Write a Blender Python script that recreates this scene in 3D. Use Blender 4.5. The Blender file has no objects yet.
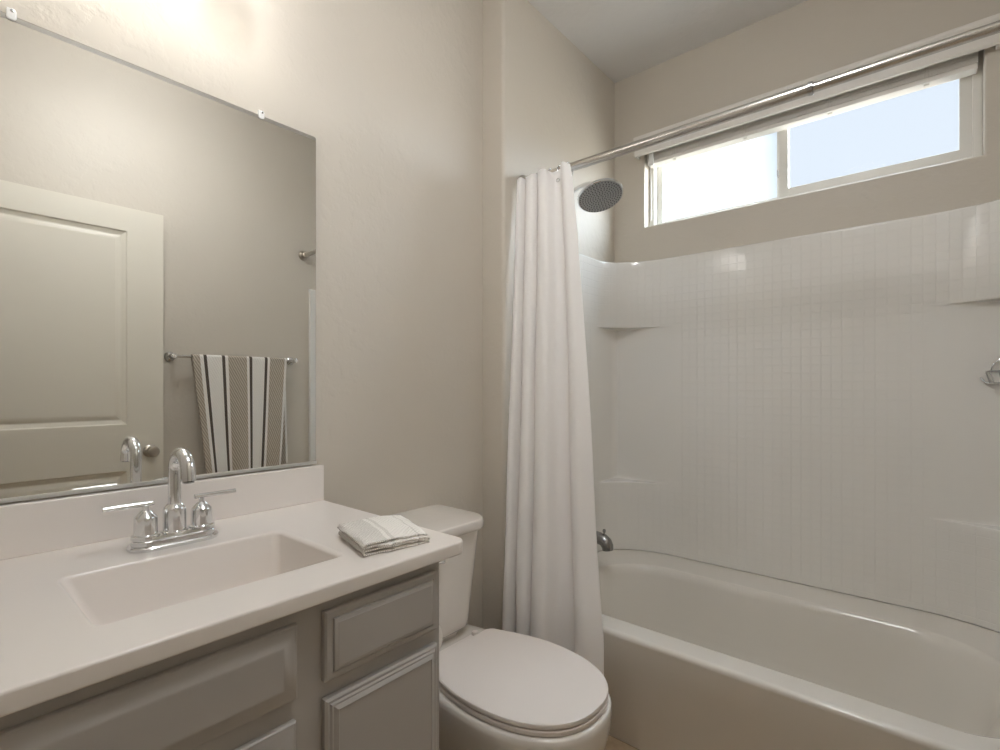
import bpy, bmesh, math, random
from mathutils import Vector, Matrix, noise
random.seed(4)
PI = math.pi
sc = bpy.context.scene
COL = sc.collection

# ---------------------------------------------------------------- camera
YAW = math.radians(40.523)
cam = bpy.data.cameras.new('camera')
camo = bpy.data.objects.new('camera', cam); COL.objects.link(camo)
camo.location = (0, 0, 1.19)
camo.rotation_euler = (PI/2, 0, YAW - PI/2)
cam.sensor_width = 36.0
cam.lens = 507.74/1000*36.0
cam.shift_y = 0.011
cam.clip_start = 0.02
sc.camera = camo

# ---------------------------------------------------------------- view, sky, exposure
sc.view_settings.view_transform = 'Standard'
sc.view_settings.look = 'None'
sc.view_settings.exposure = 0.16
sc.view_settings.gamma = 1.0
sc.view_settings.use_curve_mapping = False
sc.cycles.use_denoising = True
sc.cycles.max_bounces = 16
sc.cycles.diffuse_bounces = 10
sc.cycles.glossy_bounces = 8
sc.cycles.transmission_bounces = 8
sc.cycles.caustics_reflective = False
sc.cycles.caustics_refractive = False
sc.cycles.sample_clamp_indirect = 6.0

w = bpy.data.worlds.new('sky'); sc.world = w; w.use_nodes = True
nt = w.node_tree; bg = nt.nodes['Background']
tc = nt.nodes.new('ShaderNodeTexCoord'); sx = nt.nodes.new('ShaderNodeSeparateXYZ')
rp = nt.nodes.new('ShaderNodeValToRGB')
nt.links.new(tc.outputs['Generated'], sx.inputs[0]); nt.links.new(sx.outputs['Z'], rp.inputs[0])
rp.color_ramp.elements[0].position = 0.0; rp.color_ramp.elements[0].color = (.42, .40, .36, 1)
rp.color_ramp.elements[1].position = 0.9; rp.color_ramp.elements[1].color = (.76, .88, 1.0, 1)
e = rp.color_ramp.elements.new(0.06); e.color = (.86, .92, 1.0, 1)
def smooth(sock, a, b, lo, hi):
    m = nt.nodes.new('ShaderNodeMapRange'); m.interpolation_type = 'SMOOTHSTEP'
    for k, v in zip(('From Min', 'From Max', 'To Min', 'To Max'), (a, b, lo, hi)): m.inputs[k].default_value = v
    nt.links.new(sock, m.inputs['Value']); return m.outputs[0]
def math2(op, a, b):
    m = nt.nodes.new('ShaderNodeMath'); m.operation = op
    nt.links.new(a, m.inputs[0]); nt.links.new(b, m.inputs[1]); return m.outputs[0]
# pale sky: boosted out of view, overhead and towards -y, to light the room, a little brighter towards +y near the horizon
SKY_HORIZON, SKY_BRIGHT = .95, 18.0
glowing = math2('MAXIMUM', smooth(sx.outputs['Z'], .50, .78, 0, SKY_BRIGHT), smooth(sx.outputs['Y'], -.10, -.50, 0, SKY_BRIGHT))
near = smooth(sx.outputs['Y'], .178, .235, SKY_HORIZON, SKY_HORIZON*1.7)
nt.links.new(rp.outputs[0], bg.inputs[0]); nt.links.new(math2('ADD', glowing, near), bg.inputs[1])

# lamp powers (watts per square metre of glowing shade), used by the lamp builders below
VANITY_LAMP = 3.6
CEILING_FILL = 35.0
HALL_FILL = 4.0

# ---------------------------------------------------------------- materials
def principled(name, col, rough=.5, metal=0., spec=.5, coat=0., trans=0.):
    m = bpy.data.materials.new(name); m.use_nodes = True
    b = m.node_tree.nodes['Principled BSDF']
    b.inputs['Base Color'].default_value = (*col, 1)
    b.inputs['Roughness'].default_value = rough
    b.inputs['Metallic'].default_value = metal
    b.inputs['Specular IOR Level'].default_value = spec
    b.inputs['Coat Weight'].default_value = coat
    b.inputs['Coat Roughness'].default_value = .05
    b.inputs['Transmission Weight'].default_value = trans
    return m
def N(m, t): return m.node_tree.nodes.new(t)
def L(m, a, b): m.node_tree.links.new(a, b)
def BS(m): return m.node_tree.nodes['Principled BSDF']
def bump(m, h, strength, dist, normal=None):
    b = N(m, 'ShaderNodeBump'); b.inputs['Strength'].default_value = strength
    b.inputs['Distance'].default_value = dist
    L(m, h, b.inputs['Height'])
    if normal: L(m, normal, b.inputs['Normal'])
    L(m, b.outputs[0], BS(m).inputs['Normal'])
    return b.outputs[0]
def noise_tex(m, scale, detail=3, rough=.5, coord='Object'):
    t = N(m, 'ShaderNodeTexCoord'); n = N(m, 'ShaderNodeTexNoise')
    n.inputs['Scale'].default_value = scale; n.inputs['Detail'].default_value = detail
    n.inputs['Roughness'].default_value = rough
    L(m, t.outputs[coord], n.inputs['Vector'])
    return n
def textured_paint(name, col, rough=.5, s=.25):
    m = principled(name, col, rough, spec=.35)
    n = noise_tex(m, 22, 4, .55)
    r = N(m, 'ShaderNodeValToRGB'); r.color_ramp.elements[0].position = .47; r.color_ramp.elements[1].position = .62
    L(m, n.outputs['Fac'], r.inputs[0])
    bump(m, r.outputs[0], s, .002)
    return m
def hexs(r, g, b):
    f = lambda v: (v/255/12.92 if v/255 <= .04045 else ((v/255+.055)/1.055)**2.4)
    return (f(r), f(g), f(b))

M = {}
M['wall'] = textured_paint('greige wall paint', hexs(202, 195, 184), .5)
M['ceil'] = textured_paint('ceiling paint', hexs(220, 219, 219), .7)
M['doorpaint'] = principled('door paint', hexs(222, 217, 205), .38)
M['trim'] = principled('trim paint', hexs(220, 216, 206), .4)
M['cab'] = principled('grey cabinet paint', hexs(173, 169, 165), .42)
n = noise_tex(M['cab'], 60, 3); bump(M['cab'], n.outputs['Fac'], .05, .001)
M['marble'] = principled('cultured marble', hexs(232, 226, 221), .28, coat=.25)
M['china'] = principled('vitreous china', hexs(226, 221, 215), .13, coat=.5)
M['plastic'] = principled('toilet seat plastic', hexs(226, 219, 214), .3)
M['tub'] = principled('tub acrylic', hexs(222, 218, 211), .2, coat=.4)
M['chrome'] = principled('chrome', (.78, .79, .80), .07, 1.0)
M['nickel'] = principled('brushed nickel', (.52, .48, .43), .28, 1.0)
M['steel'] = principled('brushed rod steel', (.62, .60, .57), .22, 1.0)
M['darkchrome'] = principled('shaded chrome', (.55, .56, .57), .14, 1.0)
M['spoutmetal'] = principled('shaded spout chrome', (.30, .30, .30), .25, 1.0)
M['alu'] = principled('bright channel', (.80, .80, .78), .3, .6)
M['face'] = principled('satin grey spray face', hexs(176, 177, 178), .35, .25)
M['rubber'] = principled('grey nozzle rubber', (.10, .10, .105), .5)
M['vinyl'] = principled('white window vinyl', hexs(222, 220, 214), .4)
M['blind'] = principled('white faux wood blind', hexs(226, 222, 216), .4)
M['cord'] = principled('blind cord', hexs(220, 216, 208), .8)
M['paper'] = principled('tissue paper', hexs(236, 233, 228), .95, spec=.1)
M['card'] = principled('cardboard', hexs(150, 120, 90), .9, spec=.1)
M['mirror'] = principled('silvered glass', (.905, .91, .89), .0, 1.0)
M['medge'] = principled('mirror edge', hexs(150, 158, 148), .15, .6)
M['clear'] = principled('clear plastic', hexs(235, 235, 235), .12, coat=.5)
M['grout'] = principled('dark gap', hexs(90, 84, 74), .8)

def glass(name, tint, refl=.04):
    m = bpy.data.materials.new(name); m.use_nodes = True
    t = m.node_tree; t.nodes.remove(t.nodes['Principled BSDF'])
    o = t.nodes['Material Output']
    tr = t.nodes.new('ShaderNodeBsdfTransparent'); tr.inputs[0].default_value = (*tint, 1)
    gl = t.nodes.new('ShaderNodeBsdfGlossy'); gl.inputs['Roughness'].default_value = .02
    mx = t.nodes.new('ShaderNodeMixShader'); mx.inputs[0].default_value = refl
    t.links.new(tr.outputs[0], mx.inputs[1]); t.links.new(gl.outputs[0], mx.inputs[2])
    t.links.new(mx.outputs[0], o.inputs[0])
    return m
M['glass'] = glass('window glass', (.93, .95, .95))
M['glass2'] = glass('window glass, fixed sash', (.95, .96, .97), .0005)

# tile-moulded fibreglass (UV in metres: arc length, height)
def tile_mat():
    m = principled('tile-moulded surround', hexs(230, 228, 224), .16, coat=.35)
    uv = N(m, 'ShaderNodeUVMap'); uv.uv_map = 'UVMap'
    b = N(m, 'ShaderNodeTexBrick'); b.offset = 0; b.squash = 1
    b.inputs['Scale'].default_value = 1.0
    b.inputs['Brick Width'].default_value = .034; b.inputs['Row Height'].default_value = .034
    b.inputs['Mortar Size'].default_value = .0016; b.inputs['Mortar Smooth'].default_value = .35
    b.inputs['Color1'].default_value = (1, 1, 1, 1); b.inputs['Color2'].default_value = (1, 1, 1, 1)
    b.inputs['Mortar'].default_value = (0, 0, 0, 1)
    L(m, uv.outputs[0], b.inputs['Vector'])
    nz = noise_tex(m, 85, 2)
    b1 = N(m, 'ShaderNodeBump'); b1.inputs['Strength'].default_value = .10; b1.inputs['Distance'].default_value = .001
    L(m, nz.outputs['Fac'], b1.inputs['Height'])
    bump(m, b.outputs['Color'], .65, .0012, b1.outputs[0])
    return m
M['tile'] = tile_mat()
M['fiber'] = principled('smooth fibreglass', hexs(230, 228, 224), .22, coat=.25)

def floor_mat():
    m = principled('floor tile', hexs(176, 154, 128), .45)
    t = N(m, 'ShaderNodeTexCoord'); b = N(m, 'ShaderNodeTexBrick'); b.offset = 0
    b.inputs['Scale'].default_value = 1; b.inputs['Brick Width'].default_value = .33; b.inputs['Row Height'].default_value = .33
    b.inputs['Mortar Size'].default_value = .004
    b.inputs['Color1'].default_value = (*hexs(190, 168, 140), 1); b.inputs['Color2'].default_value = (*hexs(180, 158, 132), 1)
    b.inputs['Mortar'].default_value = (*hexs(150, 134, 112), 1)
    mp = N(m, 'ShaderNodeMapping'); mp.inputs['Location'].default_value = (.09, .12, 0)
    L(m, t.outputs['Object'], mp.inputs[0]); L(m, mp.outputs[0], b.inputs['Vector'])
    n = noise_tex(m, 14, 6, .65)
    mx = N(m, 'ShaderNodeMixRGB'); mx.blend_type = 'MULTIPLY'; mx.inputs[0].default_value = .6
    r = N(m, 'ShaderNodeValToRGB'); r.color_ramp.elements[0].color = (.68, .66, .62, 1); r.color_ramp.elements[0].position = .35
    r.color_ramp.elements[1].position = .6
    L(m, n.outputs['Fac'], r.inputs[0]); L(m, b.outputs['Color'], mx.inputs[1]); L(m, r.outputs[0], mx.inputs[2])
    L(m, mx.outputs[0], BS(m).inputs['Base Color'])
    bump(m, b.outputs['Fac'], -.4, .002)
    return m
M['floor'] = floor_mat()

def curtain_mat():
    m = principled('white curtain cloth', hexs(252, 250, 249), .75, spec=.2)
    t = m.node_tree; o = t.nodes['Material Output']
    tl = t.nodes.new('ShaderNodeBsdfTranslucent'); tl.inputs[0].default_value = (*hexs(235, 232, 230), 1)
    mx = t.nodes.new('ShaderNodeMixShader'); mx.inputs[0].default_value = .2
    L(m, BS(m).outputs[0], mx.inputs[1]); L(m, tl.outputs[0], mx.inputs[2]); L(m, mx.outputs[0], o.inputs[0])
    n = noise_tex(m, 9, 2); bump(m, n.outputs['Fac'], .25, .01)
    return m
M['curtain'] = curtain_mat()

def weave(m, scale, strength=.5):
    uv = N(m, 'ShaderNodeUVMap'); uv.uv_map = 'UVMap'
    wv = N(m, 'ShaderNodeTexWave'); wv.wave_type = 'BANDS'; wv.bands_direction = 'DIAGONAL'
    wv.inputs['Scale'].default_value = scale; wv.inputs['Distortion'].default_value = 1.5
    wv.inputs['Detail'].default_value = 1
    L(m, uv.outputs[0], wv.inputs['Vector'])
    bump(m, wv.outputs['Color'], strength, .0015)
    return uv, wv
def stripe_mat():
    # stripes run the length of the towel: UV.x 0..1 across it
    m = principled('striped terry cotton', (.8, .8, .8), .95, spec=.05)
    uv, wv = weave(m, 24, .8)
    s = N(m, 'ShaderNodeSeparateXYZ'); L(m, uv.outputs[0], s.inputs[0])
    r = N(m, 'ShaderNodeValToRGB'); r.color_ramp.interpolation = 'CONSTANT'
    W = (*hexs(233, 230, 226), 1); T = (*hexs(190, 180, 167), 1); D = (*hexs(96, 89, 82), 1); G = (*hexs(205, 198, 188), 1)
    bands = [(0, T), (.07, W), (.105, D), (.135, W), (.285, D), (.315, W), (.345, T), (.54, W), (.57, D), (.60, W), (.74, D), (.77, W), (.80, T), (.97, W)]
    els = r.color_ramp.elements
    els[0].position = 0; els[0].color = T
    els[1].position = bands[1][0]; els[1].color = bands[1][1]
    for p, c in bands[2:]:
        x = els.new(p); x.color = c
    L(m, s.outputs['X'], r.inputs[0])
    mx = N(m, 'ShaderNodeMixRGB'); mx.blend_type = 'MULTIPLY'; mx.inputs[0].default_value = .6
    r2 = N(m, 'ShaderNodeValToRGB'); r2.color_ramp.elements[0].color = (.45, .43, .40, 1); r2.color_ramp.elements[1].position = .6
    L(m, wv.outputs['Color'], r2.inputs[0])
    mk = N(m, 'ShaderNodeValToRGB'); mk.color_ramp.interpolation = 'CONSTANT'
    els = mk.color_ramp.elements; els[0].position = 0; els[0].color = (.75,)*3 + (1,); els[1].position = .07; els[1].color = (.08,)*3 + (1,)
    for p, v in ((.345, .75), (.54, .08), (.80, .75), (.97, .08)):
        x = els.new(p); x.color = (v, v, v, 1)
    L(m, s.outputs['X'], mk.inputs[0]); L(m, mk.outputs[0], mx.inputs[0])
    L(m, r.outputs[0], mx.inputs[1]); L(m, r2.outputs[0], mx.inputs[2]); L(m, mx.outputs[0], BS(m).inputs['Base Color'])
    return m
M['stripe'] = stripe_mat()
def washcloth_mat():
    m = principled('checked cotton', (.8, .8, .8), .95, spec=.05)
    uv, wv = weave(m, 60, .7)
    b = N(m, 'ShaderNodeTexChecker'); b.inputs['Scale'].default_value = 420
    b.inputs['Color1'].default_value = (*hexs(240, 236, 231), 1); b.inputs['Color2'].default_value = (*hexs(204, 199, 193), 1)
    L(m, uv.outputs[0], b.inputs['Vector'])
    s = N(m, 'ShaderNodeSeparateXYZ'); L(m, uv.outputs[0], s.inputs[0])
    g = N(m, 'ShaderNodeValToRGB'); g.color_ramp.interpolation = 'CONSTANT'
    els = g.color_ramp.elements; els[0].position = 0; els[0].color = (1, 1, 1, 1); els[1].position = .050; els[1].color = (0, 0, 0, 1)
    for p, c in ((.058, 1), (.066, 0), (.118, 1), (.124, 0)):
        x = els.new(p); x.color = (c, c, c, 1)
    L(m, s.outputs['X'], g.inputs[0])
    mx = N(m, 'ShaderNodeMixRGB'); mx.inputs[1].default_value = (*hexs(240, 236, 231), 1)
    L(m, g.outputs[0], mx.inputs[0]); L(m, b.outputs['Color'], mx.inputs[2])
    L(m, mx.outputs[0], BS(m).inputs['Base Color'])
    return m
M['wash'] = washcloth_mat()
def glow(name, col, strength):
    m = bpy.data.materials.new(name); m.use_nodes = True
    b = BS(m); b.inputs['Base Color'].default_value = (.9, .9, .88, 1)
    b.inputs['Emission Color'].default_value = (*col, 1); b.inputs['Emission Strength'].default_value = strength
    return m
M['glow'] = glow('frosted lamp shade', (1.0, .975, .95), VANITY_LAMP)
M['glowceil'] = glow('ceiling fill diffuser', (.975, .99, 1.0), CEILING_FILL)
M['glowhall'] = glow('hall fill diffuser', (.975, .99, 1.0), HALL_FILL)

# ---------------------------------------------------------------- mesh helpers
def add(bm, verts, faces, mi=0):
    vs = [bm.verts.new(v) for v in verts]
    out = []
    for f in faces:
        try:
            q = bm.faces.new([vs[i] for i in f]); q.material_index = mi; out.append(q)
        except ValueError:
            pass
    return vs
def box(bm, lo, hi, bev=0., seg=2):
    t = bmesh.new()
    bmesh.ops.create_cube(t, size=1)
    for v in t.verts:
        for i in range(3):
            v.co[i] = lo[i] + (v.co[i] + .5)*(hi[i] - lo[i])
    if bev > 0:
        bmesh.ops.bevel(t, geom=t.edges[:], offset=bev, segments=seg, profile=.5, affect='EDGES')
    merge(bm, t)
def merge(bm, t):
    me = bpy.data.meshes.new('tmp'); t.to_mesh(me); t.free(); bm.from_mesh(me); bpy.data.meshes.remove(me)
def loft(bm, rings, closed=True, cap0=False, cap1=False, mi=0):
    n = len(rings[0]); vs = []
    for r in rings:
        vs.append([bm.verts.new(p) for p in r])
    m = n if closed else n - 1
    for a, b in zip(vs, vs[1:]):
        for i in range(m):
            j = (i + 1) % n
            f = bm.faces.new((a[i], a[j], b[j], b[i])); f.material_index = mi
    if cap0: bm.faces.new(vs[0][::-1]).material_index = mi
    if cap1: bm.faces.new(vs[-1]).material_index = mi
    return vs
def lathe(bm, prof, c=(0, 0, 0), axis=(0, 0, 1), n=32, cap=True):
    ax = Vector(axis).normalized()
    q = Vector((0, 0, 1)).rotation_difference(ax)
    rings = [[Vector(c) + q @ Vector((r*math.cos(2*PI*i/n), r*math.sin(2*PI*i/n), z)) for i in range(n)] for r, z in prof]
    loft(bm, rings, True, cap, cap)
def tube(bm, pts, r, n=12, cap=True, closed=False):
    pts = [Vector(p) for p in pts]; rings = []
    rr = r if isinstance(r, (list, tuple)) else [r]*len(pts)
    up = None; K = len(pts)
    for i, p in enumerate(pts):
        if closed: d = pts[(i+1) % K] - pts[i-1]
        else: d = pts[min(i+1, K-1)] - pts[max(i-1, 0)]
        d.normalize()
        if up is None:
            up = Vector((0, 0, 1)) if abs(d.z) < .9 else Vector((1, 0, 0))
        s = d.cross(up).normalized(); up = s.cross(d).normalized()
        rings.append([p + rr[i]*(s*math.cos(2*PI*k/n) + up*math.sin(2*PI*k/n)) for k in range(n)])
    if closed: rings.append(rings[0])
    loft(bm, rings, True, cap and not closed, cap and not closed)
    if closed: bmesh.ops.remove_doubles(bm, verts=bm.verts, dist=1e-6)
def arc(c, r, a0, a1, n, u, v):
    c = Vector(c); u = Vector(u); v = Vector(v)
    return [c + r*(u*math.cos(a0 + (a1-a0)*i/n) + v*math.sin(a0 + (a1-a0)*i/n)) for i in range(n+1)]
def rrect(x0, x1, y0, y1, r, nc=6, ns=6):
    """rounded rectangle, counter-clockwise; r = one radius or (x0y0, x1y0, x1y1, x0y1)"""
    if not isinstance(r, (list, tuple)): r = (r,)*4
    cs = [(x0, y0, 1, 1, PI), (x1, y0, -1, 1, 1.5*PI), (x1, y1, -1, -1, 0), (x0, y1, 1, -1, .5*PI)]
    out = []
    for k, (x, y, sx_, sy_, a) in enumerate(cs):
        cx, cy = x + sx_*r[k], y + sy_*r[k]
        out.append([(cx + r[k]*math.cos(a + .5*PI*i/nc), cy + r[k]*math.sin(a + .5*PI*i/nc)) for i in range(nc+1)])
    pts = []
    for k in range(4):
        pts += out[k]
        a = out[k][-1]; b = out[(k+1) % 4][0]
        for i in range(1, ns):
            pts.append((a[0] + (b[0]-a[0])*i/ns, a[1] + (b[1]-a[1])*i/ns))
    return pts
def at_z(pts, z): return [(x, y, z) for x, y in pts]

# ---------------------------------------------------------------- scene-graph helpers
ORG = {}
def link(name, bm, mat, org, smooth=True, sharp=35):
    bmesh.ops.recalc_face_normals(bm, faces=bm.faces[:])
    for v in bm.verts: v.co -= Vector(org)
    for f in bm.faces: f.smooth = smooth
    if smooth:
        a = math.radians(sharp)
        for ed in bm.edges:
            if len(ed.link_faces) == 2 and ed.calc_face_angle(0) > a: ed.smooth = False
    me = bpy.data.meshes.new(name); bm.to_mesh(me); bm.free()
    WN = smooth and len(me.polygons) < 40000
    for m in (mat if isinstance(mat, (list, tuple)) else [mat]): me.materials.append(M[m])
    o = bpy.data.objects.new(name, me); COL.objects.link(o)
    if WN:
        md = o.modifiers.new('Weighted normals', 'WEIGHTED_NORMAL'); md.keep_sharp = True
    ORG[o] = Vector(org)
    return o
def thing(name, label, cat, loc, group=None):
    o = bpy.data.objects.new(name, None); COL.objects.link(o)
    o.empty_display_size = .05
    o.location = loc; o['label'] = label; o['category'] = cat
    if group: o['group'] = group
    ORG[o] = Vector(loc)
    return o
def part(name, bm, mat, parent, label=None, smooth=True, sharp=35):
    o = link(name, bm, mat, ORG[parent], smooth, sharp)
    o.parent = parent
    if label: o['label'] = label
    return o
def solo(name, bm, mat, label, cat, loc, group=None, smooth=True, sharp=35):
    o = link(name, bm, mat, loc, smooth, sharp); o.location = loc
    o['label'] = label; o['category'] = cat
    if group: o['group'] = group
    return o
def struct(name, bm, mat, label=None, parent=None, smooth=True):
    if parent: o = link(name, bm, mat, ORG[parent], smooth); o.parent = parent
    else:
        o = link(name, bm, mat, (0, 0, 0), smooth); o['kind'] = 'structure'
    if label: o['label'] = label
    return o
def dup(o, loc, label=None):
    c = o.copy(); COL.objects.link(c); c.location = loc; ORG[c] = Vector(loc)
    if label: c['label'] = label
    for ch in list(o.children):
        d = ch.copy(); COL.objects.link(d); d.parent = c
    return c
NB = bmesh.new

# ---------------------------------------------------------------- dimensions (metres)
YB = 1.342      # back (mirror) wall
XJ = 1.466      # jog where the tub alcove starts
YS = 1.235      # shower end wall
XR = 2.341      # window wall
YF = -.287      # front wall
XL = -.08       # wall with the doorway the photo is taken from
ZC = 2.73       # ceiling
WY0, WY1, WZ0, WZ1 = -.127, 1.074, 1.965, 2.395   # window opening

# ---------------------------------------------------------------- setting
bm = NB(); box(bm, (-1.5, -.6, -.06), (2.6, 1.6, 0)); struct('floor', bm, 'floor', 'beige tile floor')
bm = NB(); box(bm, (-1.5, -.6, ZC), (2.6, 1.6, ZC+.06)); struct('ceiling', bm, 'ceil', 'flat pale grey ceiling')
bm = NB(); box(bm, (XL-.12, YB, 0), (XJ+.05, YB+.16, ZC)); struct('wall_back', bm, 'wall', 'greige wall behind mirror and toilet')
bm = NB(); box(bm, (XJ, YS, 0), (XR+.16, YB+.16, ZC))
ed = [x for x in bm.edges if all(abs(v.co.x-XJ) < 1e-4 and abs(v.co.y-YS) < 1e-4 for v in x.verts)]
bmesh.ops.bevel(bm, geom=ed, offset=.014, segments=5, profile=.5, affect='EDGES')
struct('wall_shower', bm, 'wall', 'greige end wall of tub alcove with rounded corner')
bm = NB(); box(bm, (XL-.12, YF-.14, 0), (XR+.16, YF, ZC)); struct('wall_front', bm, 'wall', 'greige wall facing the mirror')
bm = NB()
DY0, DY1, DZ = -.235, .60, 2.06
box(bm, (XL-.12, YF, 0), (XL, DY0, ZC)); box(bm, (XL-.12, DY1, 0), (XL, YB, ZC)); box(bm, (XL-.12, DY0, DZ), (XL, DY1, ZC))
struct('wall_left', bm, 'wall', 'greige wall with open doorway')
# window wall: one mesh around the opening, jambs included, opening arrises rounded
bm = NB()
ys = [YF, WY0, WY1, YS]; zs = [0, WZ0, WZ1, ZC]; x0, x1 = XR, XR+.16
for X in (x0, x1):
    for i in range(3):
        for j in range(3):
            if i == 1 and j == 1: continue
            add(bm, [(X, ys[i], zs[j]), (X, ys[i+1], zs[j]), (X, ys[i+1], zs[j+1]), (X, ys[i], zs[j+1])], [(0, 1, 2, 3)])
c = [(WY0, WZ0), (WY1, WZ0), (WY1, WZ1), (WY0, WZ1)]
for k in range(4):
    a, b = c[k], c[(k+1) % 4]
    add(bm, [(x0, *a), (x0, *b), (x1, *b), (x1, *a)], [(0, 1, 2, 3)])
bmesh.ops.remove_doubles(bm, verts=bm.verts, dist=1e-5)
ed = [x for x in bm.edges if all(abs(v.co.x-x0) < 1e-5 and WY0-1e-4 < v.co.y < WY1+1e-4 and WZ0-1e-4 < v.co.z < WZ1+1e-4 for v in x.verts)]
bmesh.ops.bevel(bm, geom=ed, offset=.008, segments=4, profile=.5, affect='EDGES')
struct('wall_right', bm, 'wall', 'greige wall with high wide window')
# hall behind the doorway
bm = NB()
box(bm, (-1.5, -.6, 0), (-1.4, 1.6, ZC)); box(bm, (-1.4, -.6, 0), (XL-.12, -.5, ZC)); box(bm, (-1.4, 1.5, 0), (XL-.12, 1.6, ZC))
struct('wall_hall', bm, 'wall', 'greige hall walls behind the doorway')
# baseboards
bm = NB(); box(bm, (.72, YB-.012, 0), (XJ, YB, .085), .004); struct('baseboard_back', bm, 'trim')
bm = NB(); box(bm, (XL, YF, 0), (1.47, YF+.012, .085), .004); struct('baseboard_front', bm, 'trim')

# window
XW = 2.395
bm = NB()
def bar_frame(bm, xa, xb, y0, y1, z0, z1, t, bev=.003, tb=None):
    tb = t if tb is None else tb
    box(bm, (xa, y0, z0), (xb, y0+t, z1), bev); box(bm, (xa, y1-t, z0), (xb, y1, z1), bev)
    box(bm, (xa, y0+t-.002, z0), (xb, y1-t+.002, z0+tb), bev); box(bm, (xa, y0+t-.002, z1-t), (xb, y1-t+.002, z1), bev)
bar_frame(bm, XW, XW+.075, WY0, WY1, WZ0, WZ1, .026, tb=.020)
win = struct('window_1', bm, 'vinyl', 'white vinyl slider window high on wall above tub')
bm = NB(); bar_frame(bm, XW+.005, XW+.035, WY0+.024, .500, WZ0+.018, WZ1-.02, .036)
s = struct('sash', bm, 'vinyl', 'right fixed sash', win)
bm = NB(); box(bm, (XW+.018, WY0+.055, WZ0+.05), (XW+.022, .47, WZ1-.05)); struct('pane', bm, 'glass2', None, s)
bm = NB(); bar_frame(bm, XW+.040, XW+.065, .486, WY1-.024, WZ0+.018, WZ1-.02, .028, tb=.02)
s = struct('sash', bm, 'vinyl', 'left sliding sash', win)
bm = NB(); box(bm, (XW+.050, .508, WZ0+.03), (XW+.054, WY1-.045, WZ1-.045)); struct('pane', bm, 'glass', None, s)
bm = NB(); box(bm, (XW+.028, .502, WZ0+.12), (XW+.042, .512, WZ0+.15), .002); struct('latch', bm, 'darkchrome', None, win)

# ---------------------------------------------------------------- window blind, raised
bl = thing('window_blind', 'white raised slat blind with valance across the top of window', 'blind', (XR-.02, .47, 2.33))
bm = NB()
prof = [(0, 0), (.005, -.002), (.012, .002), (.015, .010), (.0155, .060), (.018, .066), (.024, .074), (.026, .084), (.024, .089), (0, .089)]
xv = XR - .030
r0 = [(xv+.002 - a, 0, 2.3025 + b) for a, b in prof]
VY0, VY1 = -.166, 1.106
loft(bm, [[(p[0], y, p[2]) for p in r0] for y in (VY1, VY1-.004, VY0+.004, VY0)], True, True, True)
box(bm, (xv+.004, VY1-.012, 2.299), (XR-.001, VY1-.001, 2.385), .002)
box(bm, (xv+.004, VY0+.001, 2.299), (XR-.001, VY0+.012, 2.385), .002)
part('valance', bm, 'blind', bl)
bm = NB(); box(bm, (XR-.004, WY0+.012, 2.348), (XW-.004, WY1-.012, 2.392), .003); part('headrail', bm, 'blind', bl)
zt = 2.345
for k in range(14):
    z = zt - .0046*(k+1)
    bm = NB()
    pr = [(-.025, 0), (-.012, .0012), (0, .0016), (.012, .0012), (.025, 0), (.025, .0026), (.012, .0038), (0, .0042), (-.012, .0038), (-.025, .0026)]
    jx = random.uniform(-.0016, .0016)
    loft(bm, [[(XR+.026 + a + jx, y, z + b) for a, b in pr] for y in (WY1-.014, WY0+.014)], True, True, True)
    part('slat', bm, 'blind', bl)
bm = NB(); box(bm, (XR+.001, WY0+.014, 2.262), (XR+.051, WY1-.014, 2.280), .004); part('bottom_rail', bm, 'blind', bl)
for y in (.93, .62, .31, .02):
    bm = NB()
    tube(bm, [(XR-.001, y+.006, 2.348), (XR-.002, y+.002, 2.31), (XR-.001, y+.006, 2.276)], .0009, 6)
    tube(bm, [(XR-.001, y-.006, 2.348), (XR-.002, y-.003, 2.31), (XR-.001, y-.006, 2.276)], .0009, 6)
    box(bm, (XR+.014, y-.008, 2.258), (XR+.03, y+.008, 2.264), .002)
    part('ladder_cord', bm, 'cord', bl)
bm = NB(); box(bm, (XR-.013, WY1-.052, 2.250), (XR-.002, WY1-.026, 2.312), .004)
tube(bm, [(XR-.008, WY1-.036, 2.25), (XR-.009, WY1-.039, 2.12), (XR-.008, WY1-.040, 1.985)], .0018, 8)
part('tilt_wand', bm, 'clear', bl, 'clear tilt wand with white clip')

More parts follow.
